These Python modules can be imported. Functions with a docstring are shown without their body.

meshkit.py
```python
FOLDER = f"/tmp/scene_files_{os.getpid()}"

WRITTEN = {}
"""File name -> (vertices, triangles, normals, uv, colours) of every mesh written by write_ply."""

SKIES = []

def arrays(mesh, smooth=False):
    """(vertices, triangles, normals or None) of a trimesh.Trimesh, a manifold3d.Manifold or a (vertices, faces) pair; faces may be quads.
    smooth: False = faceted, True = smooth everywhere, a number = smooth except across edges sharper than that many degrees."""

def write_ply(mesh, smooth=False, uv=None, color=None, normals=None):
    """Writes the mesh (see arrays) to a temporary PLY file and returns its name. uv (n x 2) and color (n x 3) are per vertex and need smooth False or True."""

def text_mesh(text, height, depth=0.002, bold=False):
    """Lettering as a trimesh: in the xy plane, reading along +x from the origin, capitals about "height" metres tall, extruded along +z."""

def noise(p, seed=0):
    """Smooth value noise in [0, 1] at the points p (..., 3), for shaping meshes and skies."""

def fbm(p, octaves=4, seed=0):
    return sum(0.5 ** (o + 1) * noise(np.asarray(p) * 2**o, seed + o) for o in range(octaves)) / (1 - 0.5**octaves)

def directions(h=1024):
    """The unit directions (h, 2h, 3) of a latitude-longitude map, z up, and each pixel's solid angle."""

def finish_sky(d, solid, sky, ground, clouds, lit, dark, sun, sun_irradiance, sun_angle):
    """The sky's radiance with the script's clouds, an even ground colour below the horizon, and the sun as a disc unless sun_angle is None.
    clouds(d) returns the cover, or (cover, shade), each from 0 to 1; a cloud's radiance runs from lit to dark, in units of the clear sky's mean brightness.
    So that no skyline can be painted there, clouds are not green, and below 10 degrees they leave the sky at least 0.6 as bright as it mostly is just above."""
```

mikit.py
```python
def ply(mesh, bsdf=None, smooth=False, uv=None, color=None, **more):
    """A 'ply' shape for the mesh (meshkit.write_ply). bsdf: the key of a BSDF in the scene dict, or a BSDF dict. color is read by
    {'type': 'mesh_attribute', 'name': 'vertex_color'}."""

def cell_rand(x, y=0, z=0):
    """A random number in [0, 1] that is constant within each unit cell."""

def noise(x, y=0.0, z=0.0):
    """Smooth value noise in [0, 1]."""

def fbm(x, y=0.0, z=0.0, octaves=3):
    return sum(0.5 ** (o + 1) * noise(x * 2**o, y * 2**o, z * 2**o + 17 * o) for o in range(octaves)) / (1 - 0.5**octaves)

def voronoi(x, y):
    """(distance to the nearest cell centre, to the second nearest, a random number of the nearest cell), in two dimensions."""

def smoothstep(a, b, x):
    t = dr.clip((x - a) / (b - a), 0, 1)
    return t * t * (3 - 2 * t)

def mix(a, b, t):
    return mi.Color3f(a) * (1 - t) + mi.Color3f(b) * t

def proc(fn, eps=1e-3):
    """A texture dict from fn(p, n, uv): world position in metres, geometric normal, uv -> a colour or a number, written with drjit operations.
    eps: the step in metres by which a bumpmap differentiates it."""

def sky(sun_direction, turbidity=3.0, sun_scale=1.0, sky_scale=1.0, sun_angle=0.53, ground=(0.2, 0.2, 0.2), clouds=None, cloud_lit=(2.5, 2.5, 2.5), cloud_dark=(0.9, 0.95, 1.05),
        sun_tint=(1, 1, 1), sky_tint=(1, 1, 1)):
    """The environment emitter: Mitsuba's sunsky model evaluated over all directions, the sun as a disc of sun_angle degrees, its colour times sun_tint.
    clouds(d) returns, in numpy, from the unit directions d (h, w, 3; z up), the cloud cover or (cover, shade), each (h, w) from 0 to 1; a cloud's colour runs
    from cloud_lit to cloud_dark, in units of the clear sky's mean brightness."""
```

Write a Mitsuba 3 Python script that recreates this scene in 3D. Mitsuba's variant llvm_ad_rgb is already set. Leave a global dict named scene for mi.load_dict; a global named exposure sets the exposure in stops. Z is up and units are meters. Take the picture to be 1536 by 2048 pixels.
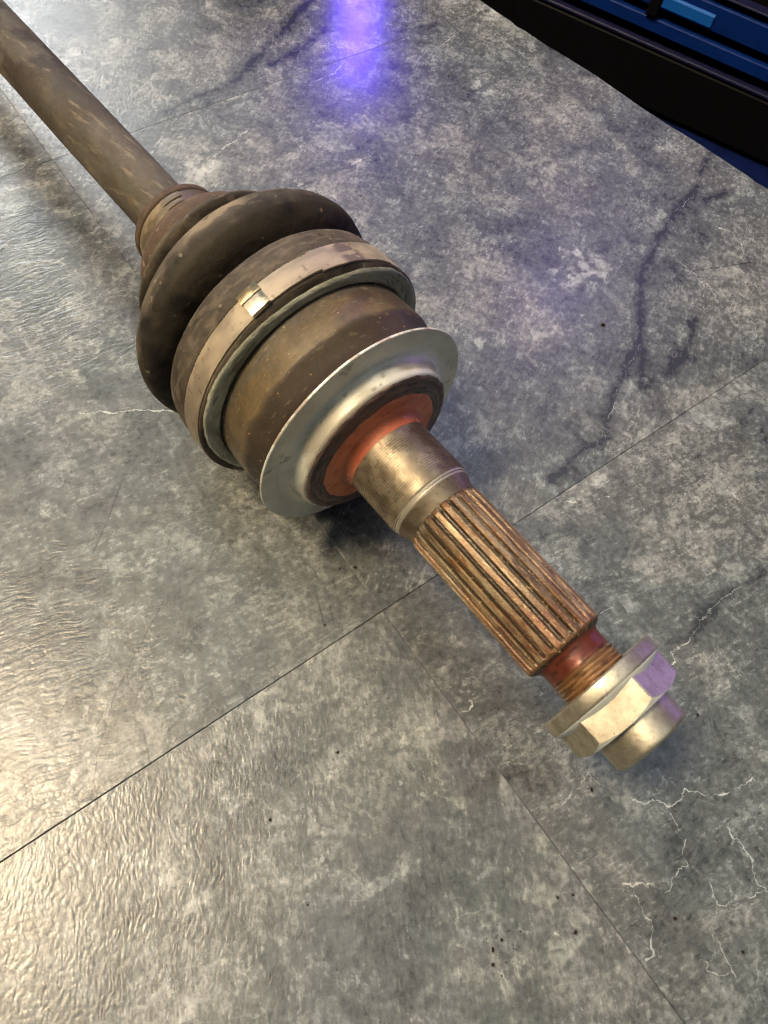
import math, numpy as np, trimesh, mitsuba as mi, drjit as dr, mikit, meshkit
from mikit import proc, noise, fbm, voronoi, cell_rand, smoothstep, mix, ply
from shapely.geometry import Polygon, box as sbox, LineString

T = mi.ScalarTransform4f
scene, labels = {}, {}

# ------------------------------------------------------------------ camera, exposure, lamps
exposure = -0.06
CAM = np.array([-0.0788, -0.0644, 0.2861]); FWD = np.array([0.32862, 0.31341, -0.89094]); UPV = np.array([0.48827, 0.75111, 0.44432])
scene['camera'] = {'type': 'thinlens', 'aperture_radius': 0.0005, 'focus_distance': 0.345, 'fov': 69.37, 'fov_axis': 'y', 'near_clip': 0.01, 'far_clip': 50.0,
                   'to_world': T().look_at(origin=CAM.tolist(), target=(CAM + FWD).tolist(), up=UPV.tolist())}


def lin(*c):
    c = np.array(c, float) / 255
    return np.where(c < 0.04045, c / 12.92, ((c + 0.055) / 1.055) ** 2.4).tolist()


def rgb(c):
    return {'type': 'rgb', 'value': [float(v) for v in c]}


def quad_lamp(key, part, centre, u, v, radiance, label, category, group=None):
    """A flat lamp: a thin metal tray behind a diffuser that emits along u x v."""
    c, u, v = (np.asarray(a, float) for a in (centre, u, v))
    nn = np.cross(u, v); nn /= np.linalg.norm(nn)
    verts = np.array([c - u - v, c + u - v, c + u + v, c - u + v])
    scene[f'{key}__{part}'] = {**ply((verts, np.array([[0, 1, 2, 3]])), 'lamp_white'), 'emitter': {'type': 'area', 'radiance': rgb(radiance)}}
    bu, bv = u * 1.04, v * 1.04
    f = [c - bu - bv - 0.004 * nn, c + bu - bv - 0.004 * nn, c + bu + bv - 0.004 * nn, c - bu + bv - 0.004 * nn]
    b = [q - 0.05 * nn for q in f]
    hull = trimesh.Trimesh(np.array(f + b), [[0, 1, 2], [0, 2, 3], [4, 6, 5], [4, 7, 6], [0, 4, 5], [0, 5, 1], [1, 5, 6], [1, 6, 2], [2, 6, 7], [2, 7, 3], [3, 7, 4], [3, 4, 0]], process=False)
    scene[f'{key}__housing'] = ply(hull, 'lamp_white')
    labels[key] = {'label': label, 'category': category}
    if group:
        labels[key]['group'] = group


scene['lamp_white'] = {'type': 'twosided', 'bsdf': {'type': 'diffuse', 'reflectance': rgb((0.7, 0.7, 0.7))}}
# warm ceiling panel over the left end, cool light beyond the far end, cool panel behind the photographer,
# a dim wide overhead panel added as fill light, and three purple LED fittings on the right
quad_lamp('warm_ceiling_lamp', 'diffuser', (-1.12, 0.74, 2.5), (0, 0.26, 0), (0.40, 0, 0), (99, 77, 50),
          'warm white ceiling panel lamp above the shaft, outside the picture', 'lamp')
quad_lamp('daylight_panel', 'diffuser', (0.62, 4.4, 2.45), (0.62, 0, 0), (0, 0, 0.75), (21, 21.8, 22.3),
          'cool white upright light panel beyond the far end of the shaft, outside the picture', 'lamp')
quad_lamp('cool_ceiling_lamp', 'diffuser', (0.45, -2.1, 2.0), (0, 0.35, -0.3), (0.8, 0, 0), (21, 23, 20.8),
          'cool white ceiling panel lamp beyond the nut, outside the picture', 'lamp')
quad_lamp('wide_fill_panel', 'diffuser', (0.4, 0.6, 3.2), (0, 2.0, 0), (2.0, 0, 0), (0.66, 0.72, 0.70),
          'wide dim fill panel added high above the tiles, outside the picture', 'lamp')
quad_lamp('purple_tube_lamp', 'tube', (1.62, 2.20, 1.42), (0.031, -0.025, 0), (0, 0, 0.32), (8.5, 4.0, 54),
          'tall purple LED bar past the dark cabinet, outside the picture', 'lamp')
quad_lamp('purple_sign_lamp', 'tube', (1.75, -0.14, 0.34), (0, -0.33, 0), (0, 0, 0.30), (0.78, 0.34, 2.15),
          'broad low purple LED panel to the right of the nut, outside the picture', 'lamp')
quad_lamp('small_purple_lamp', 'tube', (1.33, 0.80, 1.30), (0.05, -0.09, 0), (0, 0, 0.11), (10.5, 6.4, 27),
          'small purple LED light above the dark cabinet, outside the picture', 'lamp')

# ------------------------------------------------------------------ marks printed on the tiles, in tenths of a millimetre on the floor
DARK= [[(2038, 3656), (1863, 3562), (1666, 3428), (1501, 3343), (1246, 3204), (1149, 3150), (980, 3157), (824, 3133), (710, 3105)], [(1948, 3344), (1695, 3244), (1454, 3203)], [(3406, 1270), (3200, 1163), (3011, 1061), (2832, 1017), (2615, 933), (2471, 862), (2301, 788), (2078, 579), (1928, 428), (1754, 354), (1590, 271), (1472, 187), (1374, 108), (1235, 118), (1140, 99), (1001, 79)], [(3246, 962), (3033, 987)], [(1926, 403), (1744, 224), (1817, 214)], [(2317, 392), (2169, 293), (1983, 227), (1911, 207)], [(1547, -782), (1412, -791), (1254, -755), (1130, -780), (1036, -809), (915, -792)], [(1140, 99), (1117, 4)]]
WHITE= [[(3002, 1052), (2888, 1022), (2795, 1006)], [(1928, 428), (1839, 378), (1754, 354), (1682, 294), (1585, 266), (1573, 239), (1502, 198), (1447, 165), (1374, 108)], [(350, -1125), (384, -1160), (428, -1180), (448, -1222), (495, -1236), (542, -1228), (578, -1260), (611, -1294), (669, -1324), (710, -1325), (753, -1341), (796, -1348)], [(433, -1240), (421, -1273), (414, -1308)], [(422, -1343), (384, -1365), (369, -1411), (322, -1402), (279, -1407), (223, -1418)], [(47, -1244), (75, -1278), (127, -1298), (147, -1332), (200, -1362)], [(138, -1364), (117, -1416), (121, -1465), (83, -1490), (60, -1538), (25, -1527)], [(583, -1384), (574, -1472), (570, -1535), (532, -1613), (541, -1666)], [(378, -1501), (355, -1560), (400, -1592), (470, -1616), (517, -1633)], [(272, -1640), (249, -1694), (236, -1749)], [(194, -1654), (177, -1687), (227, -1724)], [(275, -951), (204, -971), (102, -988)], [(-207, -1227), (-189, -1253), (-186, -1282)], [(1371, -783), (1231, -764), (1082, -792), (953, -815), (891, -818), (863, -857)], [(2943, 784), (2975, 735), (2954, 630), (2909, 564)], [(2539, 779), (2541, 630), (2530, 449), (2499, 395)], [(697, 2599), (773, 2662), (872, 2706), (924, 2724), (1031, 2757)], [(1161, 2790), (1279, 2866)], [(1575, 2942), (1650, 2951), (1757, 2960), (1815, 2990), (1906, 3036)], [(-587, 1497), (-376, 1390), (-226, 1296)], [(73, -486), (69, -506), (18, -507)], [(755, -515), (818, -527)], [(1380, 2239), (1527, 2252), (1589, 2190)], [(2505, 2860), (2739, 2947)], [(960, -31), (1086, -98), (1173, -124)]]
SCRATCH= [[(-699, 524), (-824, 438), (-1023, 297), (-1165, 146), (-1257, 13)], [(-605, 1082), (-722, 961), (-828, 868)], [(-186, 204), (-209, 140), (-232, 80)], [(-169, 131), (-196, 61)], [(2890, 506), (2549, 633)], [(-1002, 122), (-1038, -3)]]
BLOT= [(2101, 1073, 51, 52), (2061, 928, 107, 108), (1904, 959, 116, 88), (1837, 1027, 55, 35), (2466, 2449, 44, 39), (2487, 2352, 70, 38), (3062, 2999, 122, 79), (2897, 1575, 44, 36), (-218, -467, 41, 29), (-1108, -485, 74, 44), (1441, 2229, 68, 57), (658, 2639, 107, 78), (-851, -280, 44, 30), (2069, 1330, 63, 38), (1211, 853, 50, 37), (624, -1407, 35, 24), (1197, -47, 47, 21), (-147, -483, 19, 18), (-1173, -364, 33, 21)]
SPECK= [(-391, -1187, 15), (-123, -1318, 12), (1844, 619, 21), (197, -1499, 12), (321, -1714, 12), (792, -1052, 12), (244, -1010, 15), (-226, 81, 9), (117, -678, 7), (-418, -1221, 10), (-823, -708, 8), (-52, -1227, 10), (-102, -1201, 10), (-785, -407, 10), (-460, -354, 11), (-347, -1183, 10), (15, 218, 12), (-40, 249, 8)]
EDGE= [(2865, 4398), (3075, 3150), (3113, 2875), (3163, 2543), (3204, 2369), (3246, 2153), (3270, 1961), (3292, 1785), (3328, 1573), (3376, 1349), (3410, 1126), (3454, 855), (3545, 297)]


def near_line(x, y, lines):
    """Distance in mm from the points to the nearest of the polylines."""
    best = mi.Float(1e6)
    for line in lines:
        for (ax, ay), (bx, by) in zip(line[:-1], line[1:]):
            ax_, ay_, dx, dy = ax / 10, ay / 10, (bx - ax) / 10, (by - ay) / 10
            t = dr.clip(((x - ax_) * dx + (y - ay_) * dy) / max(dx * dx + dy * dy, 1e-6), 0, 1)
            ex, ey = x - ax_ - t * dx, y - ay_ - t * dy
            best = dr.minimum(best, ex * ex + ey * ey)
    return dr.sqrt(best)


def tile_of(x, y):
    return dr.floor(x / 610.0), dr.floor(y / 305.0)


def grain_axes(ix, iy):
    left, near = ix < 0, iy < 0
    ang = dr.select(left, dr.select(near, 1.1, dr.select(iy < 1, -0.12, 0.2)), dr.select(near, -0.16, dr.select(iy < 1, 0.5, 0.9)))
    return dr.cos(ang), dr.sin(ang), dr.select(left & (iy == 0), 12.0, 4.5)


def floor_tone(p, n, uv):
    x, y = p.x * 1000, p.y * 1000
    ix, iy = tile_of(x, y)
    ox, oy = cell_rand(ix, iy, 5) * 900, cell_rand(ix, iy, 6) * 900
    u, v = x + ox, y + oy
    wx, wy = (fbm(u / 16, v / 16, 1, 3) - 0.5) * 22, (fbm(u / 16, v / 16, 7, 3) - 0.5) * 22
    big = fbm((u + wx) / 42, (v + wy) / 42, 3, 3)
    mid = fbm((u + wx) / 11, (v + wy) / 11, 9, 4)
    fine = fbm(u / 1.9, v / 1.9, 13, 3)
    grit = noise(u / 0.55, v / 0.55, 3)
    ca, sa, strx = grain_axes(ix, iy)
    ga, gb = (u * ca + v * sa), (v * ca - u * sa)
    grain = fbm(ga / 3.2, gb / 0.85, 17, 3)
    tone = 0.47 + (big - 0.5) * 0.40 + (mid - 0.5) * 0.50 + (fine - 0.5) * 0.50 + (grain - 0.5) * 0.25 + (grit - 0.5) * 0.15
    # shell and pebble shapes pressed into the print
    d1, d2, r = voronoi((u + wx * 0.7) / 9.5, (v + wy * 0.7) / 9.5)
    shell = smoothstep(0.48, 0.30, d1) * smoothstep(0.55, 0.75, r)
    tone = tone + shell * (cell_rand(dr.floor(r * 977), 3, 4) - 0.45) * 0.34
    rim = smoothstep(0.06, 0.0, dr.abs(d1 - 0.40)) * smoothstep(0.72, 0.8, r) * smoothstep(0.45, 0.6, mid)
    tone = tone + rim * 0.09
    d3, d4, r3 = voronoi((u + wx * 1.1) / 4.2, (v + wy * 1.1) / 4.2)
    tone = tone + smoothstep(0.50, 0.30, d3) * smoothstep(0.5, 0.8, r3) * (cell_rand(dr.floor(r3 * 733), 5, 2) - 0.4) * 0.22
    tone = tone + smoothstep(0.50, 0.68, fbm((u + wx) / 15, (v + wy) / 15, 111, 4)) * 0.11 - smoothstep(0.50, 0.68, fbm((u - wx) / 21, (v + wy) / 21, 121, 4)) * 0.11
    # pale broken threads
    th = dr.abs(fbm((u + wx) / 17, (v + wy) / 17, 21, 3) - 0.5)
    tone = tone + smoothstep(0.011, 0.002, th) * smoothstep(0.50, 0.66, noise(u / 13, v / 13, 31)) * 0.15
    flake = smoothstep(0.60, 0.80, fbm((u + wx) / 5, (v + wy) / 5, 41, 3)) * smoothstep(0.45, 0.7, noise(u / 30, v / 30, 44))
    tone = tone + flake * 0.13
    pit = smoothstep(0.73, 0.80, fbm(u / 2.6, v / 2.6, 51, 2)) * smoothstep(0.5, 0.7, noise(u / 24, v / 24, 54))
    tone = tone - pit * 0.20
    # crisp little flecks and hairline cracks
    fl = smoothstep(0.70, 0.76, noise(ga / 2.6, gb / 0.9, 57) * 0.7 + noise(u / 0.8, v / 0.8, 58) * 0.3) * smoothstep(0.35, 0.6, noise(u / 9, v / 9, 59))
    tone = tone + fl * 0.22
    hair = dr.abs(fbm((u + wx) / 8, (v + wy) / 8, 67, 4) - 0.5)
    tone = tone - smoothstep(0.010, 0.002, hair) * smoothstep(0.52, 0.66, noise(u / 10, v / 10, 68)) * 0.20
    # the veins and blotches that single this floor out
    jx, jy = (fbm(x / 4.2, y / 4.2, 61, 3) - 0.5) * 5.5, (fbm(x / 4.2, y / 4.2, 71, 3) - 0.5) * 5.5
    dd = near_line(x + jx * 0.6, y + jy * 0.6, DARK)
    fade = smoothstep(0.25, 0.6, noise(x / 17, y / 17, 81))
    tone = tone - (smoothstep(5.5, 0.2, dd) * 0.34 + smoothstep(1.8, 0.1, dd) * 0.14) * (0.72 + 0.28 * fade)
    kx, ky = (noise(x / 0.9, y / 0.9, 63) - 0.5) * 0.7, (noise(x / 0.9, y / 0.9, 73) - 0.5) * 0.7
    dw = near_line(x + jx * 0.6 + kx, y + jy * 0.6 + ky, WHITE)
    brk = smoothstep(0.18, 0.45, noise(x / 5, y / 5, 91))
    w = 0.07 + 0.34 * smoothstep(0.55, 0.85, noise(x / 6, y / 6, 95))
    tone = tone + smoothstep(w + 0.20, w * 0.3, dw) * brk * (0.45 + 0.6 * noise(x / 3, y / 3, 97))
    br = dr.abs(fbm(x / 6, y / 6, 101, 4) - 0.5)
    tone = tone + smoothstep(0.014, 0.003, br) * smoothstep(6.5, 1.0, dw) * smoothstep(0.45, 0.6, noise(x / 5, y / 5, 103)) * 0.35
    tone = tone - smoothstep(0.5, 0.15, near_line(x, y, SCRATCH)) * 0.26
    bl = mi.Float(0)
    for bx, by, rx, ry in BLOT:
        e = dr.sqrt(dr.square((x + jx * 1.3 - bx / 10) / (rx / 10)) + dr.square((y + jy * 1.3 - by / 10) / (ry / 10)))
        bl = dr.maximum(bl, smoothstep(1.15, 0.55, e))
    tone = tone + bl * smoothstep(0.32, 0.66, fbm(x / 4, y / 4, 99, 4)) * 0.42
    for bx, by, r_ in SPECK:
        e = dr.sqrt(dr.square(x + jx * 0.25 - bx / 10) + dr.square(y + jy * 0.25 - by / 10)) / (r_ / 10)
        tone = tone - smoothstep(1.3, 0.4, e) * 0.12
    t = dr.clip(tone, 0.02, 1.5)
    return t, big


FD, FM, FL = lin(35, 38, 39), lin(86, 91, 90), lin(148, 153, 151)


def floor_colour(p, n, uv):
    t, big = floor_tone(p, n, uv)
    c = dr.select(t < 0.5, mix(FD, FM, dr.clip(t * 2, 0, 1)), mix(FM, FL, dr.clip(t * 2 - 1, 0, 1.6)))
    return c * mix((0.98, 1.0, 1.01), (1.03, 1.0, 0.97), smoothstep(0.35, 0.65, big))


def floor_relief(p, n, uv):
    """Height in metres: the embossed slate grain, which runs another way on each tile."""
    x, y = p.x * 1000, p.y * 1000
    ix, iy = tile_of(x, y)
    left = ix < 0
    amp = dr.select(left, dr.select(iy == 0, 1.5, 1.0), 0.05 + 0.9 * smoothstep(170, 60, x))
    ca, sa, strx = grain_axes(ix, iy)
    a, b = x * ca + y * sa, -x * sa + y * ca
    b = b + (fbm(x / 10, y / 10, 5, 2) - 0.5) * 6
    r1 = dr.sqrt(dr.abs(2 * noise(a / (strx * 0.5), b / 1.05, 2) - 1) + 0.01)
    r2 = noise(a / (strx * 0.4), b / 0.9, 6)
    f = fbm(x / 0.9, y / 0.9, 8, 2)
    patch = 0.6 + 0.4 * smoothstep(0.3, 0.62, fbm(x / 38, y / 38, 12, 2))
    return (r1 * 0.062 + r2 * 0.060 + f * 0.034) * amp * patch * 0.001


def bumped(texture, inner):
    return {'type': 'bumpmap', 'texture': texture, 'scale': 1.0, 'bsdf': inner}


def floor_rough(p, n, uv):
    x, y = p.x * 1000, p.y * 1000
    return 0.38 - 0.21 * smoothstep(110, 190, x) * smoothstep(190, 320, y) + (fbm(x / 8, y / 8, 2, 2) - 0.5) * 0.06


scene['tile_vinyl'] = {'type': 'twosided', 'bsdf': bumped(proc(floor_relief, eps=2.5e-4), {
    'type': 'principled', 'base_color': proc(floor_colour), 'roughness': proc(floor_rough), 'specular': 0.65, 'clearcoat': 0.45, 'clearcoat_gloss': 0.85})}
scene['tile_core'] = {'type': 'twosided', 'bsdf': {'type': 'diffuse', 'reflectance': rgb((0.02, 0.02, 0.022))}}

# ------------------------------------------------------------------ the tiled floor: planks of 610 x 305 mm, cut along the right edge
labels['tiled_floor'] = {'label': 'grey stone-look vinyl tiles under the drive shaft, cut off along the right', 'category': 'floor', 'kind': 'structure'}
rng = np.random.default_rng(7)
cut = [(x / 1e4, y / 1e4) for x, y in EDGE]
cut = [(cut[0][0] - 0.11, cut[0][1] + 0.66)] + cut + [(cut[-1][0] + 0.09, cut[-1][1] - 0.55)]
line = LineString(cut)
ts = np.arange(0, line.length, 0.004)
pts = []
for t in ts:
    q = line.interpolate(t)
    k = meshkit.noise(np.array([t * 90, 0.3, 0.7])) - 0.5
    chip = 0.0012 if meshkit.noise(np.array([t * 160, 5.3, 2.7])) > 0.80 else 0
    pts.append((q.x + k * 0.0006 - chip * 0.7, q.y))
keep = Polygon([(-2, pts[0][1]), *pts, (-2, pts[-1][1])])
tiles = []
for ix in range(-2, 1):
    for iy in range(-2, 4):
        g1, g2 = (0.00022 + 0.00006 * rng.random()) * (1 if iy == 0 else 0.7 if iy == 1 else 0.15), (0.00007 if iy < 0 else 0.00002) + 0.00002 * rng.random()
        x0, x1, y0, y1 = ix * 0.61, ix * 0.61 + 0.61, iy * 0.305, iy * 0.305 + 0.305
        if x0 < -1.0 and iy not in (-1, 0, 1):
            continue
        shape = Polygon([(x0 + g2, y0 + g1 * (1.3 if x0 < 0 else 0.6)), (x1 - g2, y0 + g1 * (0.8 if x0 < 0 else 0.3)), (x1 - g2, y1 - g2), (x0 + g2, y1 - g2)]).intersection(keep)
        if shape.is_empty or shape.area < 1e-4:
            continue
        shape = max(getattr(shape, 'geoms', [shape]), key=lambda g: g.area)
        top = shape.buffer(-0.00016 if iy in (-1, 0, 1) else -0.00007, join_style=2)
        m = []
        cap = trimesh.creation.triangulate_polygon(top, engine='earcut')
        m.append(trimesh.Trimesh(np.c_[cap[0], np.zeros(len(cap[0]))], cap[1], process=False))
        ro, ri = np.array(shape.exterior.coords)[:-1], np.array(top.exterior.coords)[:-1]
        if Polygon(ro).exterior.is_ccw != Polygon(ri).exterior.is_ccw:
            ri = ri[::-1]
        if not Polygon(ro).exterior.is_ccw:
            ro, ri = ro[::-1], ri[::-1]
        # nearest inner point of each outer point makes the bevel, then the side wall
        near = [ri[np.argmin(((ri - q) ** 2).sum(1))] for q in ro]
        near = np.array(near)
        k = len(ro); i = np.arange(k); j = (i + 1) % k
        V = np.vstack([np.c_[near, np.zeros(k)], np.c_[ro, np.full(k, -0.00010)], np.c_[ro, np.full(k, -0.003)]])
        F = np.vstack([np.c_[i, i + k, j + k], np.c_[i, j + k, j], np.c_[i + k, i + 2 * k, j + 2 * k], np.c_[i + k, j + 2 * k, j + k]])
        m.append(trimesh.Trimesh(V, F, process=False))
        mesh = trimesh.util.concatenate(m)
        if mesh.face_normals[0][2] < 0:
            mesh.faces[:len(cap[1])] = mesh.faces[:len(cap[1])][:, ::-1]
        tiles.append(mesh)
for i, mesh in enumerate(tiles):
    scene['tiled_floor__tile' + (f'_{i:03d}' if i else '')] = ply(mesh, 'tile_vinyl', uv=mesh.vertices[:, :2])
under = keep.buffer(-0.004)
cap = trimesh.creation.extrude_polygon(under, 0.022, engine='earcut')
cap.apply_translation([0, 0, -0.0252])
scene['tiled_floor__board'] = ply(cap, 'tile_core')

# ------------------------------------------------------------------ the drive shaft: everything turned about one axis (s along it, r from it)
AX_C = np.array([0.02036, 0.04879, 0.05444]); AX_N = np.array([0.05674, -0.99793, 0.03025]); AX_N /= np.linalg.norm(AX_N)
AX_A = np.cross(AX_N, [0, 0, 1.0]); AX_A /= np.linalg.norm(AX_A); AX_B = -np.cross(AX_N, AX_A)


def to_world(s, r, th):
    """mm along the axis, mm from it, radians about it -> metres."""
    s, r, th = np.broadcast_arrays(np.asarray(s, float), r, th)
    return AX_C + 0.001 * (s[..., None] * AX_N + (r * np.cos(th))[..., None] * AX_A + (r * np.sin(th))[..., None] * AX_B)


def dense(profile, step):
    out = [profile[0]]
    for a, b in zip(profile[:-1], profile[1:]):
        k = max(1, int(math.ceil(math.hypot(b[0] - a[0], b[1] - a[1]) / step)))
        out += [(a[0] + (b[0] - a[0]) * i / k, a[1] + (b[1] - a[1]) * i / k) for i in range(1, k + 1)]
    return out


def curve(profile, step=0.5):
    """A smooth line through the profile's points."""
    from scipy.interpolate import PchipInterpolator
    P = np.array(profile, float)
    t = np.r_[0, np.cumsum(np.hypot(*np.diff(P, axis=0).T))]
    q = np.linspace(0, t[-1], max(4, int(t[-1] / step)))
    return list(zip(PchipInterpolator(t, P[:, 0])(q), PchipInterpolator(t, P[:, 1])(q)))


def revolve(runs, seg=256, bend=None, th0=-math.pi / 2, th1=1.5 * math.pi):
    """Runs of profile points, each run smooth within itself. bend(s, r, th) -> (s, r) moves the points."""
    V, F, U = [], [], []
    th = np.linspace(th0, th1, seg + 1)
    at = 0
    for run in runs:
        P = np.array(run, float)
        S, TH = np.meshgrid(P[:, 0], th, indexing='ij'); R = np.repeat(P[:, 1:2], seg + 1, 1)
        if bend:
            S, R = bend(S, R, TH)
        L = np.r_[0, np.cumsum(np.hypot(*np.diff(P, axis=0).T))]
        V.append(to_world(S, R, TH).reshape(-1, 3))
        U.append(np.stack([np.repeat(L[:, None], seg + 1, 1) / 50, np.repeat(TH[:1] / 6.2832, len(P), 0)], -1).reshape(-1, 2))
        i, j = np.meshgrid(np.arange(len(P) - 1), np.arange(seg), indexing='ij')
        a = (i * (seg + 1) + j).ravel() + at; b = a + 1; c = a + seg + 1; d = c + 1
        F.append(np.vstack([np.c_[a, c, d], np.c_[a, d, b]])); at += len(P) * (seg + 1)
    V, F, U = np.vstack(V), np.vstack(F), np.vstack(U)
    return V, F, U


def face_out(V, F):
    return V, F


def part(key, mesh, bsdf, smooth=True):
    V, F, U = mesh
    scene['drive_shaft__' + key] = ply((V, F), bsdf, smooth=smooth, uv=U)


def nz(S, TH, R, scale, seed=0, oct=3):
    P = np.stack([S / scale, R * np.cos(TH) / scale, R * np.sin(TH) / scale], -1) + 40
    return meshkit.fbm(P, oct, seed) - 0.5


def local(p):
    q = mi.Vector3f(p) - mi.Vector3f(*[float(v) for v in AX_C])
    n_, a_, b_ = (mi.Vector3f(*[float(v) for v in w]) for w in (AX_N, AX_A, AX_B))
    x, y = dr.dot(q, a_) * 1000, dr.dot(q, b_) * 1000
    return dr.dot(q, n_) * 1000, dr.sqrt(x * x + y * y), dr.atan2(y, x), x, y


def arc(th, deg):
    """Signed angle in degrees from deg."""
    d = th * 57.29578 - deg
    return d - 360 * dr.floor((d + 180) / 360)


labels['drive_shaft'] = {'label': 'used car drive shaft with ribbed brown boot, silver dust shield, rusty splines and hex nut', 'category': 'drive shaft'}


# --- materials
def mat(key, colour, rough, metallic=0.0, bump=None, eps=2e-4, **more):
    rough = proc(rough) if callable(rough) else rough
    inner = {'type': 'principled', 'base_color': proc(colour) if callable(colour) else rgb(colour), 'roughness': rough, 'metallic': proc(metallic) if callable(metallic) else metallic, **more}
    scene[key] = {'type': 'twosided', 'bsdf': bumped(proc(bump, eps=eps), inner) if bump else inner}


def shaft_colour(p, n, uv):
    s, r, th, x, y = local(p)
    a = th * r
    c = mix(lin(72, 68, 60), lin(94, 88, 78), smoothstep(0.25, 0.75, fbm(s / 22, x / 14, y / 14, 4)))
    streak = smoothstep(0.52, 0.72, fbm(s / 16 + a / 9, a / 5 - s / 30, 3, 4))
    c = mix(c, lin(72, 60, 48), streak * 0.4)
    c = mix(c, lin(140, 127, 110), smoothstep(0.62, 0.85, fbm(s / 7 - a / 3, a / 3, 8, 3)) * 0.45)
    far = smoothstep(-205, -250, s)
    c = mix(c, lin(54, 46, 42), far * smoothstep(0.35, 0.6, fbm(s / 12, a / 8, 17, 3)) * 0.75)
    rust = smoothstep(0.66, 0.78, fbm(s / 9, x / 7, y / 7 + 5, 3))
    c = mix(c, lin(106, 90, 56), rust * 0.3)
    return c * (0.82 + 0.36 * fbm(s / 1.1, x / 1.1, y / 1.1, 2))


def grain_bump(scale, height):
    def f(p, n, uv):
        s, r, th, x, y = local(p)
        return (fbm(s / scale, x / scale, y / scale, 3) + 0.5 * fbm(s / scale / 5, x / scale / 5, y / scale / 5 + 9, 2)) * height * 0.001
    return f


mat('shaft_dusty', shaft_colour, 0.72, 0.0, grain_bump(1.8, 0.22), specular=0.25)


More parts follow.
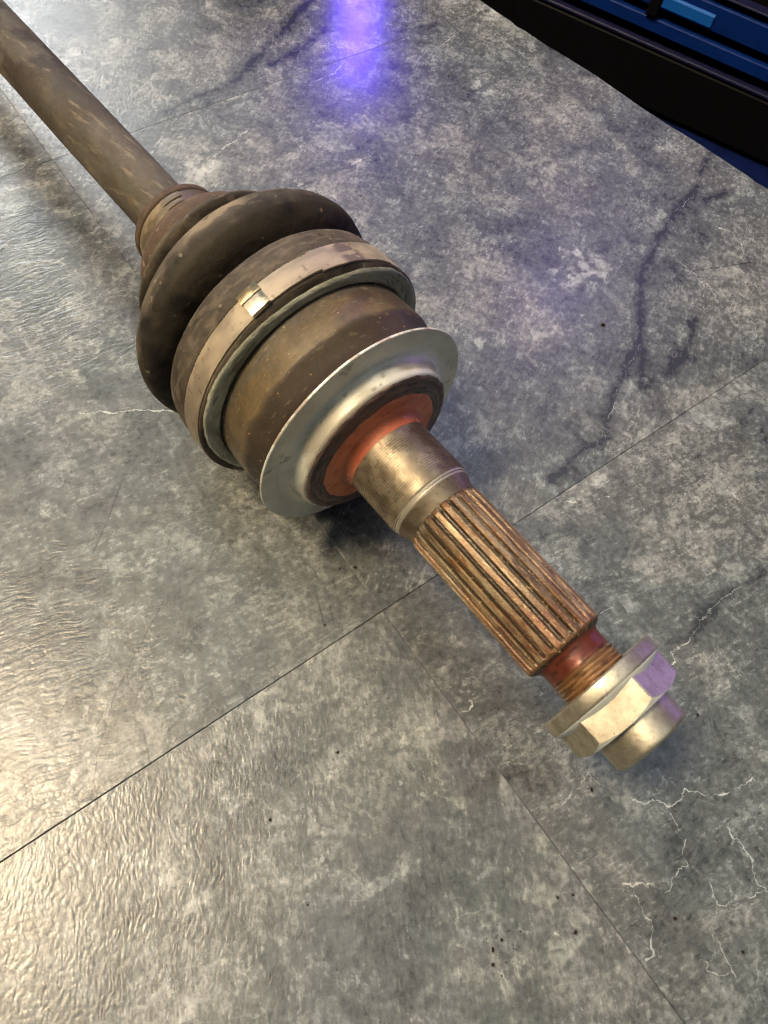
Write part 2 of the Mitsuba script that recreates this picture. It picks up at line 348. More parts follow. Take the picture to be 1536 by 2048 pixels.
def boot_colour(p, n, uv):
    s, r, th, x, y = local(p)
    g = smoothstep(0.25, 0.75, fbm(s / 9, x / 12, y / 12, 4))
    c = mix(lin(58, 53, 46), lin(88, 80, 69), g)
    smear = smoothstep(0.50, 0.72, fbm(s / 1.6, th * 9, 44, 3))
    c = mix(c, lin(120, 108, 92), smear * 0.35)
    c = mix(c, lin(124, 112, 94), (smoothstep(2.2, 0.6, dr.abs(s + 97.2)) + smoothstep(2.0, 0.5, dr.abs(s + 88.2))) * smoothstep(0.35, 0.6, fbm(th * 7, s / 3, 46, 2)) * 0.5)
    c = mix(c, lin(86, 66, 54), smoothstep(-95, -102, s) * 0.5)
    # dust rubbed off the big fold: black rubber shows on its front
    rub = smoothstep(-71.5, -66.5, s + (fbm(x / 7, y / 7, 4, 3) - 0.5) * 9) * smoothstep(-54.8, -56.5, s)
    blot = smoothstep(0.40, 0.62, fbm(s / 12, x / 14, y / 14 + 7, 3))
    side = smoothstep(-58.0, -63.0, s)
    c = mix(c, mix(lin(30, 29, 27), lin(54, 49, 40), blot), rub * (0.85 + 0.12 * side))
    # a scuffed pale dusty patch along the crest of the big fold
    d = arc(th, 78.0)
    pale = smoothstep(17, 9, dr.abs(d)) * smoothstep(4.2, 2.2, dr.abs(s + 74.0 + (fbm(x / 5, y / 5, 2, 2) - 0.5) * 4))
    c = mix(c, lin(132, 120, 100), pale * 0.75)
    spot = smoothstep(0.73, 0.80, fbm(s / 3, x / 3, y / 3, 3))
    c = mix(c, lin(146, 132, 112), spot * 0.45)
    dark = smoothstep(0.66, 0.78, fbm(s / 4, x / 4 + 7, y / 4, 3))
    c = mix(c, lin(52, 44, 38), dark * 0.55)
    return c * (0.85 + 0.30 * noise(s / 0.5, x / 0.5, y / 0.5))


def boot_bump(p, n, uv):
    s, r, th, x, y = local(p)
    return (fbm(s / 3.5, x / 3.5, y / 3.5, 3) * 0.30 + fbm(s / 0.9, x / 0.9, y / 0.9, 2) * 0.10) * 0.001


mat('boot_rubber', boot_colour, 0.72, 0.0, boot_bump, specular=0.22)


def insert_colour(p, n, uv):
    s, r, th, x, y = local(p)
    a = th * r
    c = mix(lin(138, 140, 124), lin(174, 176, 158), smoothstep(0.3, 0.7, fbm(a / 9, r / 3, 3, 3)))
    crack = smoothstep(0.60, 0.70, fbm(a / 2.2, r / 0.9, 5, 3))
    wet = smoothstep(100, 140, th * 57.3)
    c = mix(c, lin(40, 42, 38), crack * (0.25 + 0.65 * wet * smoothstep(0.5, 0.62, fbm(a / 4, r / 2.5, 8, 2))))
    c = mix(c, lin(86, 88, 74), wet * 0.5)
    return mix(c, lin(60, 56, 46), smoothstep(0.62, 0.75, fbm(a / 14, r / 2, 25, 3)) * 0.5)


def insert_bump(p, n, uv):
    s, r, th, x, y = local(p)
    return (fbm(th * r / 2.4, r / 0.9, 3, 3) * 0.4) * 0.001


mat('boot_insert', insert_colour, 0.5, 0.0, insert_bump, specular=0.4)


def clamp_colour(p, n, uv):
    s, r, th, x, y = local(p)
    a = th * r
    c = mix(lin(136, 125, 108), lin(168, 154, 132), smoothstep(0.3, 0.7, fbm(a / 12, s / 5, 2, 3)))
    spot = smoothstep(0.66, 0.80, fbm(a / 1.8, s / 1.8, 11, 3))
    c = mix(c, lin(104, 86, 68), spot * 0.55)
    c = mix(c, lin(96, 84, 70), smoothstep(40, 5, th * 57.3) * 0.55)
    d = arc(th, 111)
    big = smoothstep(7, 3, dr.abs(d)) * smoothstep(0.42, 0.60, fbm(a / 4, s / 2.2, 15, 3))
    return mix(c, lin(92, 80, 78), big * 0.8)


mat('clamp_steel', clamp_colour, 0.48, 0.15, grain_bump(1.6, 0.05), specular=0.5)


def small_clamp_colour(p, n, uv):
    s, r, th, x, y = local(p)
    a = th * r
    c = mix(lin(96, 86, 68), lin(134, 120, 96), smoothstep(0.3, 0.7, fbm(a / 6, s / 4, 2, 3)))
    return mix(c, lin(84, 72, 58), smoothstep(66, 76, th * 57.3) * 0.9)


mat('small_clamp_steel', small_clamp_colour, 0.5, 0.2, grain_bump(1.6, 0.05), specular=0.5)


def buckle_colour(p, n, uv):
    s, r, th, x, y = local(p)
    c = mix(lin(150, 136, 108), lin(226, 220, 202), smoothstep(-37.0, -36.4, s + (noise(s / 0.8, th * 40) - 0.5) * 0.5))
    c = mix(c, lin(84, 84, 76), smoothstep(68.5, 70.5, th * 57.3 + (noise(s / 0.9, th * 30, 5) - 0.5) * 2.5) * 0.8)
    return c * (0.8 + 0.3 * noise(s / 0.7, th * 50, 9))


mat('buckle_steel', buckle_colour, 0.30, 0.85, grain_bump(0.9, 0.05))


def housing_colour(p, n, uv):
    s, r, th, x, y = local(p)
    a = th * r
    c = mix(lin(74, 63, 46), lin(104, 89, 62), smoothstep(0.3, 0.72, fbm(s / 14 + a / 30, a / 14, 2, 4)))
    c = mix(c, lin(86, 82, 70), smoothstep(0.52, 0.7, fbm(s / 6, a / 16, 9, 3)) * 0.5)
    c = mix(c, lin(72, 70, 62), smoothstep(-22, -29, s) * smoothstep(0.3, 0.6, fbm(a / 10, s / 3, 12, 2)) * 0.8)
    # grey brown and darker past the step
    e = s + (fbm(a / 9, s / 9, 4, 3) - 0.5) * 5
    c = mix(c, mix(lin(62, 53, 44), lin(80, 69, 58), fbm(s / 5, a / 12, 31, 3)), smoothstep(-15.5, -12.5, e) * 0.9)
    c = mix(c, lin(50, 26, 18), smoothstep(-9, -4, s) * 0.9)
    scr = smoothstep(0.72, 0.78, fbm(a / 4 + s / 2, s / 1.0 - a / 6, 6, 3))
    c = mix(c, lin(150, 136, 106), scr * 0.22)
    bit = smoothstep(0.84, 0.87, fbm(s / 1.5, x / 1.5, y / 1.5, 2))
    c = mix(c, lin(214, 168, 116), bit * 0.7)
    return c * (0.86 + 0.28 * noise(s / 0.6, x / 0.6, y / 0.6))


mat('housing_iron', housing_colour, 0.52, 0.1, grain_bump(2.4, 0.16), specular=0.5)


def shield_colour(p, n, uv):
    s, r, th, x, y = local(p)
    a = th * r
    c = mix(lin(206, 207, 195), lin(224, 225, 211), smoothstep(0.3, 0.7, fbm(x / 9, y / 9, 3, 3)))
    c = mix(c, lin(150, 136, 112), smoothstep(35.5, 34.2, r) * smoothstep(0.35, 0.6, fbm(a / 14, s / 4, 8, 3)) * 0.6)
    c = mix(c, lin(150, 110, 84), smoothstep(45.7, 45.98, r) * smoothstep(0.4, 0.6, fbm(a / 3, 3, 9, 2)) * 0.6)
    c = mix(c, lin(118, 96, 74), smoothstep(0.60, 0.75, fbm(x / 3, y / 3, s / 3 + 30, 3)) * smoothstep(0.5, 0.65, fbm(x / 12, y / 12, s + 50, 2)) * 0.5)
    scr = dr.abs(fbm(th * 9 + r / 7, r / 2.5 - th * 4, 61, 2) - 0.5)
    c = mix(c, lin(244, 244, 238), smoothstep(0.010, 0.002, scr) * smoothstep(0.55, 0.7, noise(x / 6, y / 6, 7)) * 0.5)
    sp = smoothstep(0.76, 0.8, fbm(x / 1.2, y / 1.2, s / 1.2, 2))
    return mix(c, lin(206, 206, 200), sp * 0.5) * (0.9 + 0.2 * noise(x / 0.35, y / 0.35, s / 0.35))


mat('shield_zinc', shield_colour, 0.42, 0.25, grain_bump(0.7, 0.014), clearcoat=1.0, clearcoat_gloss=0.5)


def seal_colour(p, n, uv):
    s, r, th, x, y = local(p)
    a = th * 28
    c = mix(lin(64, 53, 53), lin(102, 84, 78), smoothstep(0.3, 0.7, fbm(a / 7, r / 1.1, 3, 4)))
    c = mix(c, lin(128, 92, 70), smoothstep(0.60, 0.72, fbm(a / 5, r / 0.6, 9, 3)) * 0.7)
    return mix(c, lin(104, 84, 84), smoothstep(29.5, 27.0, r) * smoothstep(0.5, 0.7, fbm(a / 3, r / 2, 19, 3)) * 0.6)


mat('seal_grease', seal_colour, 0.42, 0.0, grain_bump(1.3, 0.28), specular=0.5)


def red_colour(p, n, uv):
    s, r, th, x, y = local(p)
    c = mix(lin(204, 116, 82), lin(220, 134, 96), smoothstep(0.3, 0.7, fbm(x / 6, y / 6, 2, 3)))
    c = mix(c, lin(160, 76, 50), smoothstep(0.6, 0.75, fbm(x / 3, y / 3, 12, 3)) * 0.4)
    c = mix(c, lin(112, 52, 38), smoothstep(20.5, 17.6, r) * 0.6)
    sc = smoothstep(0.74, 0.79, fbm(th * 12, r / 0.5, 7, 2))
    return mix(c, lin(206, 140, 116), sc * 0.5)


mat('red_primer', red_colour, 0.48, 0.0, grain_bump(0.9, 0.04), specular=0.4)


def journal_colour(p, n, uv):
    s, r, th, x, y = local(p)
    a = th * r
    c = mix(lin(122, 112, 94), lin(150, 139, 118), smoothstep(0.3, 0.7, fbm(s / 6, a / 7, 2, 3)))
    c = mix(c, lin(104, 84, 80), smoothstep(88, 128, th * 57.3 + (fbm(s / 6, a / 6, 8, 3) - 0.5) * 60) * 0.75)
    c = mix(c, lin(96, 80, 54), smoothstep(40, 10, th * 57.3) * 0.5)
    patch = smoothstep(0.3, 0.55, fbm(s / 10, a / 10, 22, 2)) + smoothstep(20, 15, s) * 0.7
    spot = smoothstep(0.58, 0.84, fbm(s / 1.0, a / 1.0, 14, 3)) * dr.clip(patch, 0, 1)
    c = mix(c, lin(60, 48, 38), spot * 0.5)
    blot = smoothstep(0.45, 0.75, fbm(s / 6, a / 5, 33, 3))
    c = mix(c, lin(84, 70, 56), blot * 0.6)
    # shading of the lathe's fine grooves, painted in as dark rings
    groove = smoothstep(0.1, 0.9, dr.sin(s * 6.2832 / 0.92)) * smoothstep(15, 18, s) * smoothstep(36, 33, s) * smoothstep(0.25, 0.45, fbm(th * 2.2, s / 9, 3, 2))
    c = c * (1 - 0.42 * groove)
    return mix(c, lin(196, 190, 176), smoothstep(37.0, 37.6, s) * smoothstep(40.0, 39.2, s) * smoothstep(0.3, 0.55, fbm(s / 0.5, a / 30, 5, 2)) * 0.8)


def journal_bump(p, n, uv):
    s, r, th, x, y = local(p)
    ring = dr.sin(s * 6.2832 / 0.92) * smoothstep(16, 19, s) * smoothstep(36, 33, s) * smoothstep(0.28, 0.5, fbm(th * 2.2, s / 9, 3, 2))
    return (ring * 0.042 + fbm(s / 0.8, th * 20, 4, 3) * 0.03) * 0.001


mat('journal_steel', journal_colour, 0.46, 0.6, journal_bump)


def spline_colour(p, n, uv):
    s, r, th, x, y = local(p)
    a = th * 15
    c = mix(lin(94, 72, 52), lin(124, 101, 76), smoothstep(0.3, 0.7, fbm(s / 7, a / 2.0, 2, 4)))
    c = mix(c, lin(134, 94, 54), smoothstep(0.52, 0.68, fbm(s / 13, a / 3, 8, 3)) * 0.75)
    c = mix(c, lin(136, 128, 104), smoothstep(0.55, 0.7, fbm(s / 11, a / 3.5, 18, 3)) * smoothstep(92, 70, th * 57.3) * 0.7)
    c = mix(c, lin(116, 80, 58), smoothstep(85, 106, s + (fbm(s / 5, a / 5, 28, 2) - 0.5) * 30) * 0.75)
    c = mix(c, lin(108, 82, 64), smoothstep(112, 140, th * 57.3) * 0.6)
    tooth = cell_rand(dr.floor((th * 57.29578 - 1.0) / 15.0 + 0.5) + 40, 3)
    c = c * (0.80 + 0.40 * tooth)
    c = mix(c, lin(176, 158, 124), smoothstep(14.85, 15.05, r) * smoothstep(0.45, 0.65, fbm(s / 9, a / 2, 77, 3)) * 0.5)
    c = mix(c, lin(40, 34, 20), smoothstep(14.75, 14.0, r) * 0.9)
    fleck = smoothstep(0.70, 0.80, fbm(s / 0.8, a / 0.45, 48, 2))
    c = mix(c, lin(196, 170, 124), fleck * 0.4)
    return c * (0.8 + 0.4 * noise(s / 0.7, a / 0.4, 3))


def spline_metal(p, n, uv):
    s, r, th, x, y = local(p)
    return smoothstep(13.9, 14.7, r) * 0.38


mat('spline_rust', spline_colour, 0.46, spline_metal, grain_bump(0.7, 0.16), specular=0.5)


def thread_colour(p, n, uv):
    s, r, th, x, y = local(p)
    a = th * 12
    c = mix(lin(84, 40, 29), lin(108, 54, 40), fbm(s / 3, a / 3, 2, 3))
    c = mix(c, mix(lin(96, 68, 42), lin(150, 118, 76), fbm(s / 1, a / 5, 7, 3)), smoothstep(111.5, 113.5, s) * 0.85)
    return mix(c, lin(54, 32, 24), smoothstep(0.58, 0.72, fbm(s / 1.5, a / 5, 12, 3)) * 0.6)


mat('thread_rust', thread_colour, 0.36, 0.3, grain_bump(0.8, 0.04), specular=0.5)


def nut_colour(p, n, uv):
    s, r, th, x, y = local(p)
    c = mix(lin(176, 169, 150), lin(200, 194, 176), smoothstep(0.3, 0.7, fbm(s / 4, x / 4, y / 4, 3)))
    c = mix(c, lin(150, 128, 92), smoothstep(0.50, 0.80, fbm(s / 0.9, x / 0.9, y / 0.9, 3)) * 0.35)
    dot = smoothstep(0.82, 0.86, fbm(s / 1.1, x / 1.1 + 5, y / 1.1, 2))
    c = mix(c, lin(70, 56, 40), dot * 0.8)
    return c * (0.92 + 0.16 * noise(s / 0.3, x / 0.3, y / 0.3))


mat('nut_zinc', nut_colour, 0.45, 0.9, grain_bump(0.55, 0.03))
mat('nut_bevel_lit', lin(236, 238, 230), 0.5, 0.15, grain_bump(0.6, 0.05), specular=0.5)  # bright light on the bevels put into a paler nut colour

# --- the bar
bar = curve([(-640, 12.8), (-300, 12.8), (-200, 12.9), (-140, 12.9), (-124, 12.9)], 1.5)
part('shaft_bar', revolve([bar], 160, lambda S, R, TH: (S, R + nz(S, TH, R, 14, 3) * 0.25)), 'shaft_dusty')

# --- the boot
boot = [[(-128.9, 12.6), (-129.0, 19.0)], curve([(-129.0, 19.0), (-128.7, 19.7), (-128, 20.0), (-126.4, 20.0), (-125.6, 19.7), (-125.2, 19.0)], 0.2),
        [(-125.2, 19.0), (-117.6, 19.1)],
        curve([(-117.6, 19.1), (-116.4, 20.8), (-113.5, 24.4), (-110.0, 27.6), (-106.5, 29.8), (-103.0, 30.8), (-100.0, 30.2), (-97.4, 28.6)], 0.4),
        curve([(-97.4, 28.6), (-96.9, 32.0), (-95.8, 35.6), (-94.2, 37.8), (-92.6, 38.3), (-91.2, 37.2), (-89.6, 33.6), (-88.4, 31.0)], 0.3),
        curve([(-88.4, 31.0), (-87.4, 34.6), (-85.8, 39.4), (-83.0, 42.4), (-79.0, 46.8), (-75.0, 50.0), (-71.5, 51.8), (-68.0, 52.4), (-65.0, 51.9), (-62.4, 50.0), (-60.2, 46.6), (-58.9, 42.6), (-58.2, 40.0), (-57.4, 38.6)], 0.5),
        curve([(-57.4, 38.6), (-56.4, 39.6), (-55.4, 42.4), (-54.3, 46.0), (-53.0, 48.4), (-51.2, 49.5), (-48.0, 50.0), (-44.0, 50.3), (-41.6, 50.2), (-40.8, 49.6)], 0.4),
        [(-40.8, 49.6), (-40.6, 49.0), (-31.6, 49.0), (-31.5, 50.2)]]
lip = [curve([(-31.5, 50.2), (-31.1, 50.6), (-30.6, 50.2), (-30.0, 49.2), (-29.6, 48.4)], 0.15), [(-29.6, 48.4), (-29.9, 46.5)]]


def lobes(TH):
    return -1.35 * np.cos(3 * (TH - math.radians(88)))


def boot_bend(S, R, TH):
    k = np.clip((S + 31.4) / 1.6, 0, 1)
    R = R + nz(S, TH, R, 11, 5) * 0.55 * np.clip((R - 19) / 6, 0, 1) + k * lobes(TH)
    sag = 0.6 * np.sin(2 * TH + 0.6) * np.clip((R - 30) / 12, 0, 1) * np.clip((-56 - S) / 8, 0, 1)
    return S + nz(S, TH, R, 16, 8) * 0.9 * np.clip((R - 24) / 8, 0, 1) * np.clip((-42 - S) / 8, 0, 1) + sag, R


part('boot', revolve(boot + lip, 360, boot_bend), 'boot_rubber')


def insert_bend(S, R, TH):
    k = np.clip((R - 43.2) / 5.2, 0, 1)
    return S + nz(S, TH, R, 3, 4) * 0.5 * k * (1 - k) * 4, R + k * lobes(TH) + nz(S, TH, R, 4, 14) * 0.5 * k


part('boot__rubber_insert', revolve([curve([(-30.3, 49.0), (-29.2, 48.5), (-28.7, 47.6), (-28.5, 46.0), (-28.5, 44.4), (-28.8, 43.5), (-29.4, 43.1)], 0.3)], 360, insert_bend), 'boot_insert')
labels['drive_shaft__boot__rubber_insert'] = {'label': 'grey green lobed rubber ring at the front of the boot'}


# --- the two clamps
def strap(s0, s1, r0, r1, a0, a1, seg, wob=0.0):
    e = 0.18
    prof = [[(s0, r0), (s0, r1 - e)], [(s0, r1 - e), (s0 + e, r1), ((s0 + s1) / 2, r1 + 0.05), (s1 - e, r1), (s1, r1 - e)], [(s1, r1 - e), (s1, r0)]]
    V, F, U = revolve(prof, seg, lambda S, R, TH: (S + wob * nz(S, TH, R, 9, 6), R + nz(S, TH, R, 8, 9) * 0.22), math.radians(a0), math.radians(a1))
    # close both ends
    caps = []
    for th in (a0, a1):
        q = to_world(np.array([s0, s0, s1, s1]), np.array([r0, r1, r1, r0]), math.radians(th))
        caps.append((q, np.array([[0, 1, 2], [0, 2, 3]])))
    for q, f in caps:
        F = np.vstack([F, f + len(V)]); V = np.vstack([V, q]); U = np.vstack([U, np.zeros((4, 2)) + [[0, 0], [0, .1], [.1, .1], [.1, 0]]])
    return V, F, U


def join(*ms):
    V, F, U, k = [], [], [], 0
    for v, f, u in ms:
        V.append(v); F.append(f + k); U.append(u); k += len(v)
    return np.vstack(V), np.vstack(F), np.vstack(U)


part('boot_clamp', strap(-40.4, -31.7, 49.2, 50.9, -90, 270, 300, 0.5), 'clamp_steel')
part('boot_clamp__strap_end', join(strap(-40.1, -31.6, 50.7, 51.7, 66, 94.6, 60, 0.3), strap(-40.9, -31.0, 50.7, 51.5, 94.8, 132, 60, 0.3)), 'clamp_steel')
part('boot_clamp__buckle', join(strap(-41.0, -37.3, 51.0, 52.6, 63.2, 72.2, 20), strap(-36.7, -31.3, 51.2, 52.9, 63.4, 71.8, 20), strap(-37.2, -36.6, 51.0, 52.0, 63.4, 71.0, 12)), 'buckle_steel')
labels['drive_shaft__boot_clamp__buckle'] = {'label': 'shiny folded buckle of the large boot clamp'}
part('boot_clamp_001', strap(-124.6, -118.2, 18.6, 19.9, -90, 270, 160, 0.2), 'small_clamp_steel')
part('boot_clamp_001__strap_end', join(strap(-124.3, -121.3, 19.7, 20.5, 70, 94, 30), strap(-120.5, -118.4, 19.7, 20.4, 70, 92, 30)), 'small_clamp_steel')

# --- the joint housing
house = [[(-36, 42.9), (-29.6, 43.0)], curve([(-29.6, 43.0), (-24, 43.3), (-18, 43.6), (-14.4, 43.6), (-13.2, 43.2), (-12.0, 42.4), (-10, 40.8), (-7, 38.2), (-4, 35.6), (-1.5, 33.5), (0.5, 32.5)], 0.5), [(0.5, 32.5), (1.0, 24)]]
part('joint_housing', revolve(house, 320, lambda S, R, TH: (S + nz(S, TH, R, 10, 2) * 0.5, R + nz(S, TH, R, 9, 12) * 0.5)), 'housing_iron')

# --- the dust shield, seal and red face
shield = [curve([(-0.9, 44.5), (-0.95, 45.6), (-0.45, 46.05), (0.05, 46.0), (0.25, 45.6)], 0.15),
          curve([(0.25, 45.6), (0.15, 43.5), (-0.1, 40.5), (-0.15, 38.6), (0.15, 37.2), (0.75, 36.0), (1.7, 35.0), (3.0, 34.2), (5.0, 33.6), (6.8, 33.2), (7.5, 32.7), (7.8, 32.0), (7.7, 31.0)], 0.25),
          [(-0.9, 44.5), (-1.2, 38.5), (0.0, 33.0)]]
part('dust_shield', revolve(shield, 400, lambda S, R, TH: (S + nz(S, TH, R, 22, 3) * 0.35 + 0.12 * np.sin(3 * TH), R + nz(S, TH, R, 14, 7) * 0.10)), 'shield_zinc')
seal = [curve([(6.8, 32.3), (7.6, 32.4), (8.2, 31.9), (8.6, 31.0), (8.5, 29.8), (8.9, 28.6), (9.2, 27.0), (9.2, 25.6), (8.9, 24.4)], 0.2)]
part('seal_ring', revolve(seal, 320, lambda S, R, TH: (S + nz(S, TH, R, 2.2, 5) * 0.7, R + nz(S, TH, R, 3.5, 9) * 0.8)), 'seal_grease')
labels['drive_shaft__seal_ring'] = {'label': 'dark greasy ring between the silver shield and the red face'}
red = [curve([(8.4, 26.0), (9.35, 25.2), (9.6, 24.2), (9.7, 22.6), (9.9, 20.8), (10.5, 19.2), (11.6, 18.0), (13.2, 17.2), (14.6, 16.9)], 0.25)]
part('red_face', revolve(red, 280, lambda S, R, TH: (S, R + nz(S, TH, R, 5, 3) * 1.1 * np.clip((R - 22) / 3, 0, 1))), 'red_primer')
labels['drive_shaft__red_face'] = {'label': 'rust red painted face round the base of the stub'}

# --- the stub: bearing seat, splines, thread
seat = [curve([(12.5, 16.75), (20, 16.8), (30, 16.8), (36.4, 16.8), (37.2, 16.7)], 0.5), curve([(37.2, 16.7), (38.2, 16.3), (39.4, 16.05), (40.2, 15.8)], 0.25),
        curve([(40.2, 15.8), (41.5, 15.3), (43.5, 14.6), (45.2, 14.1), (47.5, 13.6)], 0.3)]
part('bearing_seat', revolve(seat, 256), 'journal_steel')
ns, nt = 96, 24 * 24
S_ = np.concatenate([np.linspace(44.2, 49, 14), np.linspace(49.8, 101, 58), np.linspace(101.6, 106.4, 18)])
TH_ = np.linspace(-math.pi / 2, 1.5 * math.pi, nt + 1)
SS, TT = np.meshgrid(S_, TH_, indexing='ij')
deg = np.degrees(TT)
ph = np.mod((deg - 1.0) / 15.0 + 0.5, 1.0) - 0.5              # 0 on a tooth's middle
ph = ph + (meshkit.noise(np.stack([SS / 14, deg / 15, SS * 0], -1) + 9) - 0.5) * 0.06
g = np.clip((np.abs(ph) - 0.27) / 0.12, 0, 1); g = g * g * (3 - 2 * g)   # 1 in the groove
shallow = np.clip((deg - 92) / 14, 0, 1) * np.clip((200 - deg) / 20, 0, 1)  # span of angles where the grooves are shallower
depth = 1.55 * (1 - 0.80 * shallow * np.clip(meshkit.fbm(np.stack([SS / 12, deg / 20, SS * 0], -1) + 3, 3) * 1.3, 0, 1))
runin = np.clip((SS - 44.4) / 3.6, 0, 1); runout = np.clip((104.4 - SS) / 2.4, 0, 1)
tip = 15.05 - 1.5 * (1 - np.clip((SS - 44.2) / 3.0, 0, 1)) ** 1.5 * (1 - 0.2 * g) - 2.9 * np.clip((SS - 103.9) / 2.5, 0, 1) ** 2.4
RR = tip - depth * g * runin * np.sqrt(runout) + nz(SS, TT, tip, 2.5, 3) * 0.16 + nz(SS, TT, tip, 9, 13) * 0.12
V = to_world(SS, RR, TT).reshape(-1, 3)
i, j = np.meshgrid(np.arange(len(S_) - 1), np.arange(nt), indexing='ij'); a = (i * (nt + 1) + j).ravel()
F = np.vstack([np.c_[a, a + nt + 1, a + nt + 2], np.c_[a, a + nt + 2, a + 1]])
U = np.stack([SS / 50, TT / 6.2832], -1).reshape(-1, 2)
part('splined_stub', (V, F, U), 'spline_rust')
thr = [(105.2, 14.0), (106.3, 12.6), (107.0, 11.9), (108.4, 11.55), (111.2, 11.5), (112.2, 11.6)]
k = 113.0
while k < 121:
    thr += [(k - 0.25, 11.0), (k + 0.35, 12.1), (k + 0.6, 12.15)]
    k += 1.5
part('thread', revolve([curve(thr[:6], 0.25), thr[5:]], 200, lambda S, R, TH: (S + np.where(S > 112.3, TH / 6.2832 * 1.5 - 0.3, 0), R + nz(S, TH, R, 2, 3) * 0.15)), 'thread_rust')

# --- the nut: flange, hexagon with chamfered ends, round collar
rim = [[(119.0, 12), (118.9, 21.3)], [(118.9, 21.3), (119.3, 21.8)], curve([(119.3, 21.8), (121.5, 21.9), (123.4, 21.8), (123.8, 21.6)], 0.4)]
part('hub_nut', revolve(rim, 256, lambda S, R, TH: (S + nz(S, TH, R, 2.5, 3) * 0.22, R + nz(S, TH, R, 5, 8) * 0.2)), 'nut_zinc')
part('hub_nut__flange_bevel', revolve([curve([(123.8, 21.6), (124.25, 21.1), (124.9, 20.0), (125.6, 18.6), (126.2, 17.4)], 0.3)], 256, lambda S, R, TH: (S + nz(S, TH, R, 3, 3) * 0.25, R)), 'nut_bevel_lit')
AF = 20.75 * math.cos(math.pi / 6)


def hex_r(deg_, soft=0.0):
    d = np.radians(np.mod(deg_ - 30.0 + 30.0, 60.0) - 30.0)      # corners at 30, 90, 150 ... -> flats between
    d = np.radians(np.mod(deg_, 60.0) - 0.0) if False else np.radians(np.mod(deg_ + 30.0, 60.0) - 30.0)
    return AF / np.cos(d)


# flats are centred on 0, 60, 120 ... so the corners stand at 30, 90, 150
th = np.radians(np.sort(np.concatenate([np.linspace(-90, 270, 361), 30 + 60 * np.arange(-2, 5) - 0.6, 30 + 60 * np.arange(-2, 5) + 0.6])))
th = th[(th >= -math.pi / 2 - 1e-9) & (th <= 1.5 * math.pi + 1e-9)]
R0 = np.minimum(hex_r(np.degrees(th)), 20.55)
top = 134.2 - np.maximum(R0 - 17.9, 0) * 0.62             # where the front chamfer cuts the flats
low = np.full_like(R0, 124.0)
rows = [low + (top - low) * t for t in np.linspace(0, 1, 12)]
S2 = np.array(rows); R2 = np.repeat(R0[None], 12, 0); T2 = np.repeat(th[None], 12, 0)
R2 = R2 + nz(S2, T2, R2, 4, 5) * 0.10
V = to_world(S2, R2, T2).reshape(-1, 3); m_ = len(th)
i, j = np.meshgrid(np.arange(11), np.arange(m_ - 1), indexing='ij'); a = (i * m_ + j).ravel()
F = np.vstack([np.c_[a, a + m_, a + m_ + 1], np.c_[a, a + m_ + 1, a + 1]])
scene['drive_shaft__hub_nut__hexagon'] = ply((V, F), 'nut_zinc', uv=np.stack([S2 / 50, T2 / 6.2832], -1).reshape(-1, 2))
# front chamfer: from the flats' ends down to the collar
S3 = np.array([top, np.full_like(top, 134.2), np.full_like(top, 134.5)]); R3 = np.array([R2[-1], np.minimum(R0, 17.9), np.full_like(R0, 13.0)]); T3 = np.repeat(th[None], 3, 0)
V = to_world(S3, R3, T3).reshape(-1, 3)
i, j = np.meshgrid(np.arange(2), np.arange(m_ - 1), indexing='ij'); a = (i * m_ + j).ravel()
F = np.vstack([np.c_[a, a + m_, a + m_ + 1], np.c_[a, a + m_ + 1, a + 1]])
scene['drive_shaft__hub_nut__front_bevel'] = ply((V, F), 'nut_bevel_lit', uv=np.stack([S3 / 50, T3 / 6.2832], -1).reshape(-1, 2))
collar = [curve([(133.0, 13.7), (138, 13.7), (142.6, 13.6), (143.1, 13.4)], 0.5), [(143.1, 13.4), (143.7, 12.7)], [(143.7, 12.7), (143.7, 10.5)], [(143.7, 10.5), (140.5, 10.3)], [(140.5, 10.3), (140.5, 0.01)]]
part('hub_nut__collar', revolve(collar, 200, lambda S, R, TH: (S + nz(S, TH, R, 3, 2) * 0.12 * (R > 8), R + nz(S, TH, R, 6, 4) * 0.15 * (R > 8))), 'nut_zinc')
labels['drive_shaft__hub_nut'] = {'label': 'zinc plated flanged hexagon nut on the threaded end'}

# ------------------------------------------------------------------ beyond the cut edge: the lower floor and a dark blue unit standing on it
def low_colour(p, n, uv):
    return mix(lin(4, 14, 52), lin(10, 28, 84), fbm(p.x * 60, p.y * 60, 3, 3))


scene['low_floor'] = {'type': 'twosided', 'bsdf': {'type': 'principled', 'base_color': proc(low_colour), 'roughness': 0.6, 'specular': 0.2}}
scene['lower_floor'] = ply((np.array([[-3, -3, -0.29], [5, -3, -0.29], [5, 5, -0.29], [-3, 5, -0.29]]), np.array([[0, 1, 2, 3]])), 'low_floor')
labels['lower_floor'] = {'label': 'dark blue floor lying lower than the tiles', 'category': 'floor', 'kind': 'structure'}
CP = np.array([0.7378, 0.4156, 0.0]); CD = np.array([-0.386, 0.923, 0.0]); CD /= np.linalg.norm(CD); CF = np.cross(CD, [0, 0, 1.0])   # along, and away from the camera side
if CF @ (CAM - CP) > 0:
    CF = -CF
mat('unit_black', lambda p, n, uv: mix((0.0022, 0.0022, 0.0026), (0.004, 0.004, 0.005), fbm(p.x * 90, p.y * 90, p.z * 90)), 0.6, specular=0.12)
mat('unit_blue', lambda p, n, uv: mix(lin(3, 34, 98), lin(5, 48, 126), fbm(p.x * 40, p.y * 40, p.z * 40)), 0.55, specular=0.2)
mat('unit_navy', lin(28, 30, 64), 0.5, specular=0.2)
mat('unit_plate', lin(22, 100, 190), 0.5, specular=0.2)


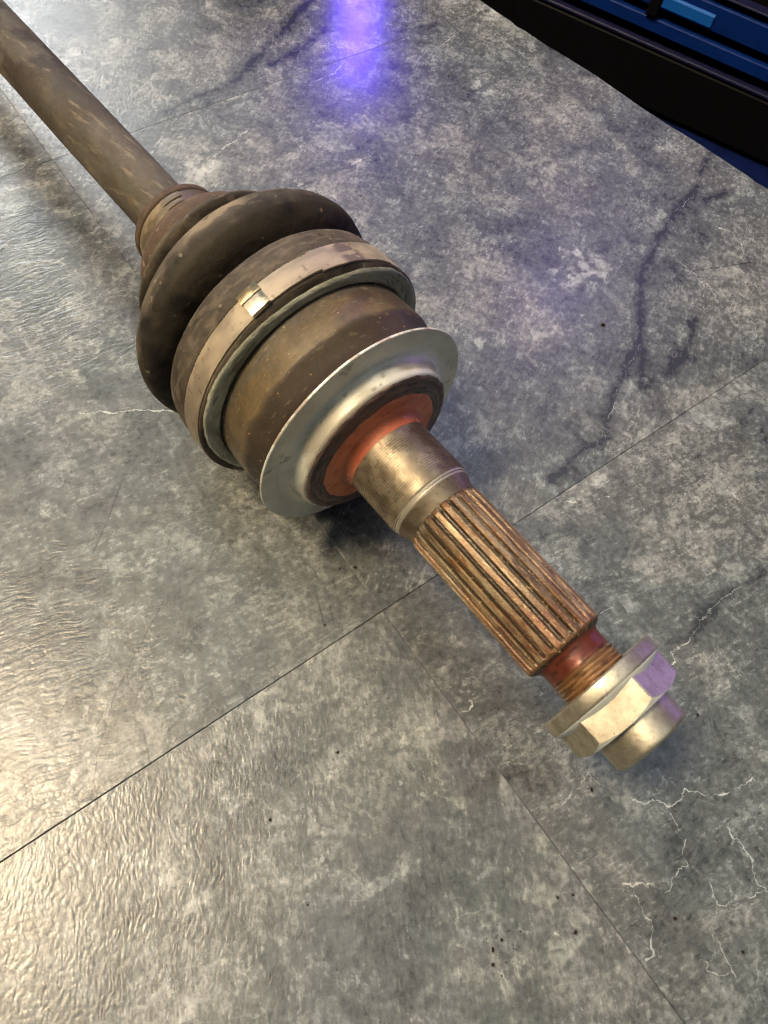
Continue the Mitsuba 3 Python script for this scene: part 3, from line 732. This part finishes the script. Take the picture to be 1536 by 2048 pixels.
def rail(a0, a1, z0, z1, out0, out1, key, bsdf, bev=0.003):
    """A box along the unit: a along it, z up, 'out' towards the tiles; long edges rounded off."""
    prof = [(out0, z0), (out1 - bev, z0), (out1, z0 + bev), (out1, z1 - bev), (out1 - bev, z1), (out0, z1)]
    n_ = len(prof)
    V = [CP + CD * a - CF * o + np.array([0, 0, z]) for a in (a0, a1) for o, z in prof]
    F = [[i, (i + 1) % n_, (i + 1) % n_ + n_] for i in range(n_)] + [[i, (i + 1) % n_ + n_, i + n_] for i in range(n_)]
    F += [[0, i + 1, i] for i in range(1, n_ - 1)] + [[n_, n_ + i, n_ + i + 1] for i in range(1, n_ - 1)]
    scene['panelled_unit__' + key] = ply((np.array(V), np.array(F)), bsdf)


labels['panelled_unit'] = {'label': 'black and blue ribbed cabinet in the dark beyond the cut tile edge', 'category': 'cabinet'}
rail(-0.9, 1.3, -0.285, -0.06, -0.35, -0.012, 'body', 'unit_black')
rail(-0.9, 1.3, -0.284, -0.219, -0.012, 0.002, 'skirt', 'unit_black')
rail(-0.9, 1.3, -0.2175, -0.2135, -0.012, 0.003, 'thin_rail', 'unit_navy', 0.001)
rail(-0.9, 1.3, -0.2015, -0.1875, -0.012, 0.002, 'blue_rail', 'unit_blue', 0.001)
rail(-0.9, 1.3, -0.1765, -0.1515, -0.012, 0.002, 'blue_rail_001', 'unit_blue', 0.001)
rail(-0.9, 1.3, -0.1440, -0.1415, -0.012, 0.002, 'thin_rail_001', 'unit_navy', 0.0008)
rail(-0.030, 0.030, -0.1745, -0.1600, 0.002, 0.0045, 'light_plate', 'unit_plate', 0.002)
rail(0.031, 0.043, -0.186, -0.157, 0.002, 0.007, 'catch', 'unit_black', 0.003)

# ------------------------------------------------------------------ crumbs of dirt lying on the tiles
rng = np.random.default_rng(21)
crumbs = []
spots = [(bx / 1e4, by / 1e4, r / 1e4) for bx, by, r in SPECK]
spots += [(-0.0345 + rng.normal() * 0.004, -0.120 + rng.normal() * 0.004, 0.0003 + 0.0004 * rng.random()) for _ in range(16)]
spots += [(x, y, 0.00022 + 0.00035 * rng.random() ** 2) for x, y in zip(rng.uniform(-0.20, 0.30, 90), rng.uniform(-0.18, 0.28, 90))]
for x, y, r in spots:
    m = trimesh.creation.icosphere(subdivisions=1, radius=r * 0.5)
    m.vertices *= (1 + 0.55 * (rng.random((len(m.vertices), 1)) - 0.5)) * np.array([1.0, 0.6 + 0.5 * rng.random(), 0.55])
    m.apply_transform(trimesh.transformations.rotation_matrix(rng.random() * 6.28, [0, 0, 1]))
    m.apply_translation([x, y, r * 0.25])
    crumbs.append(m)
scene['crumb_brown'] = {'type': 'twosided', 'bsdf': {'type': 'diffuse', 'reflectance': rgb(lin(46, 38, 34))}}
scene['dirt_crumbs'] = ply(trimesh.util.concatenate(crumbs), 'crumb_brown')
labels['dirt_crumbs'] = {'label': 'dark crumbs of dirt scattered over the grey tiles', 'category': 'dirt', 'kind': 'stuff'}
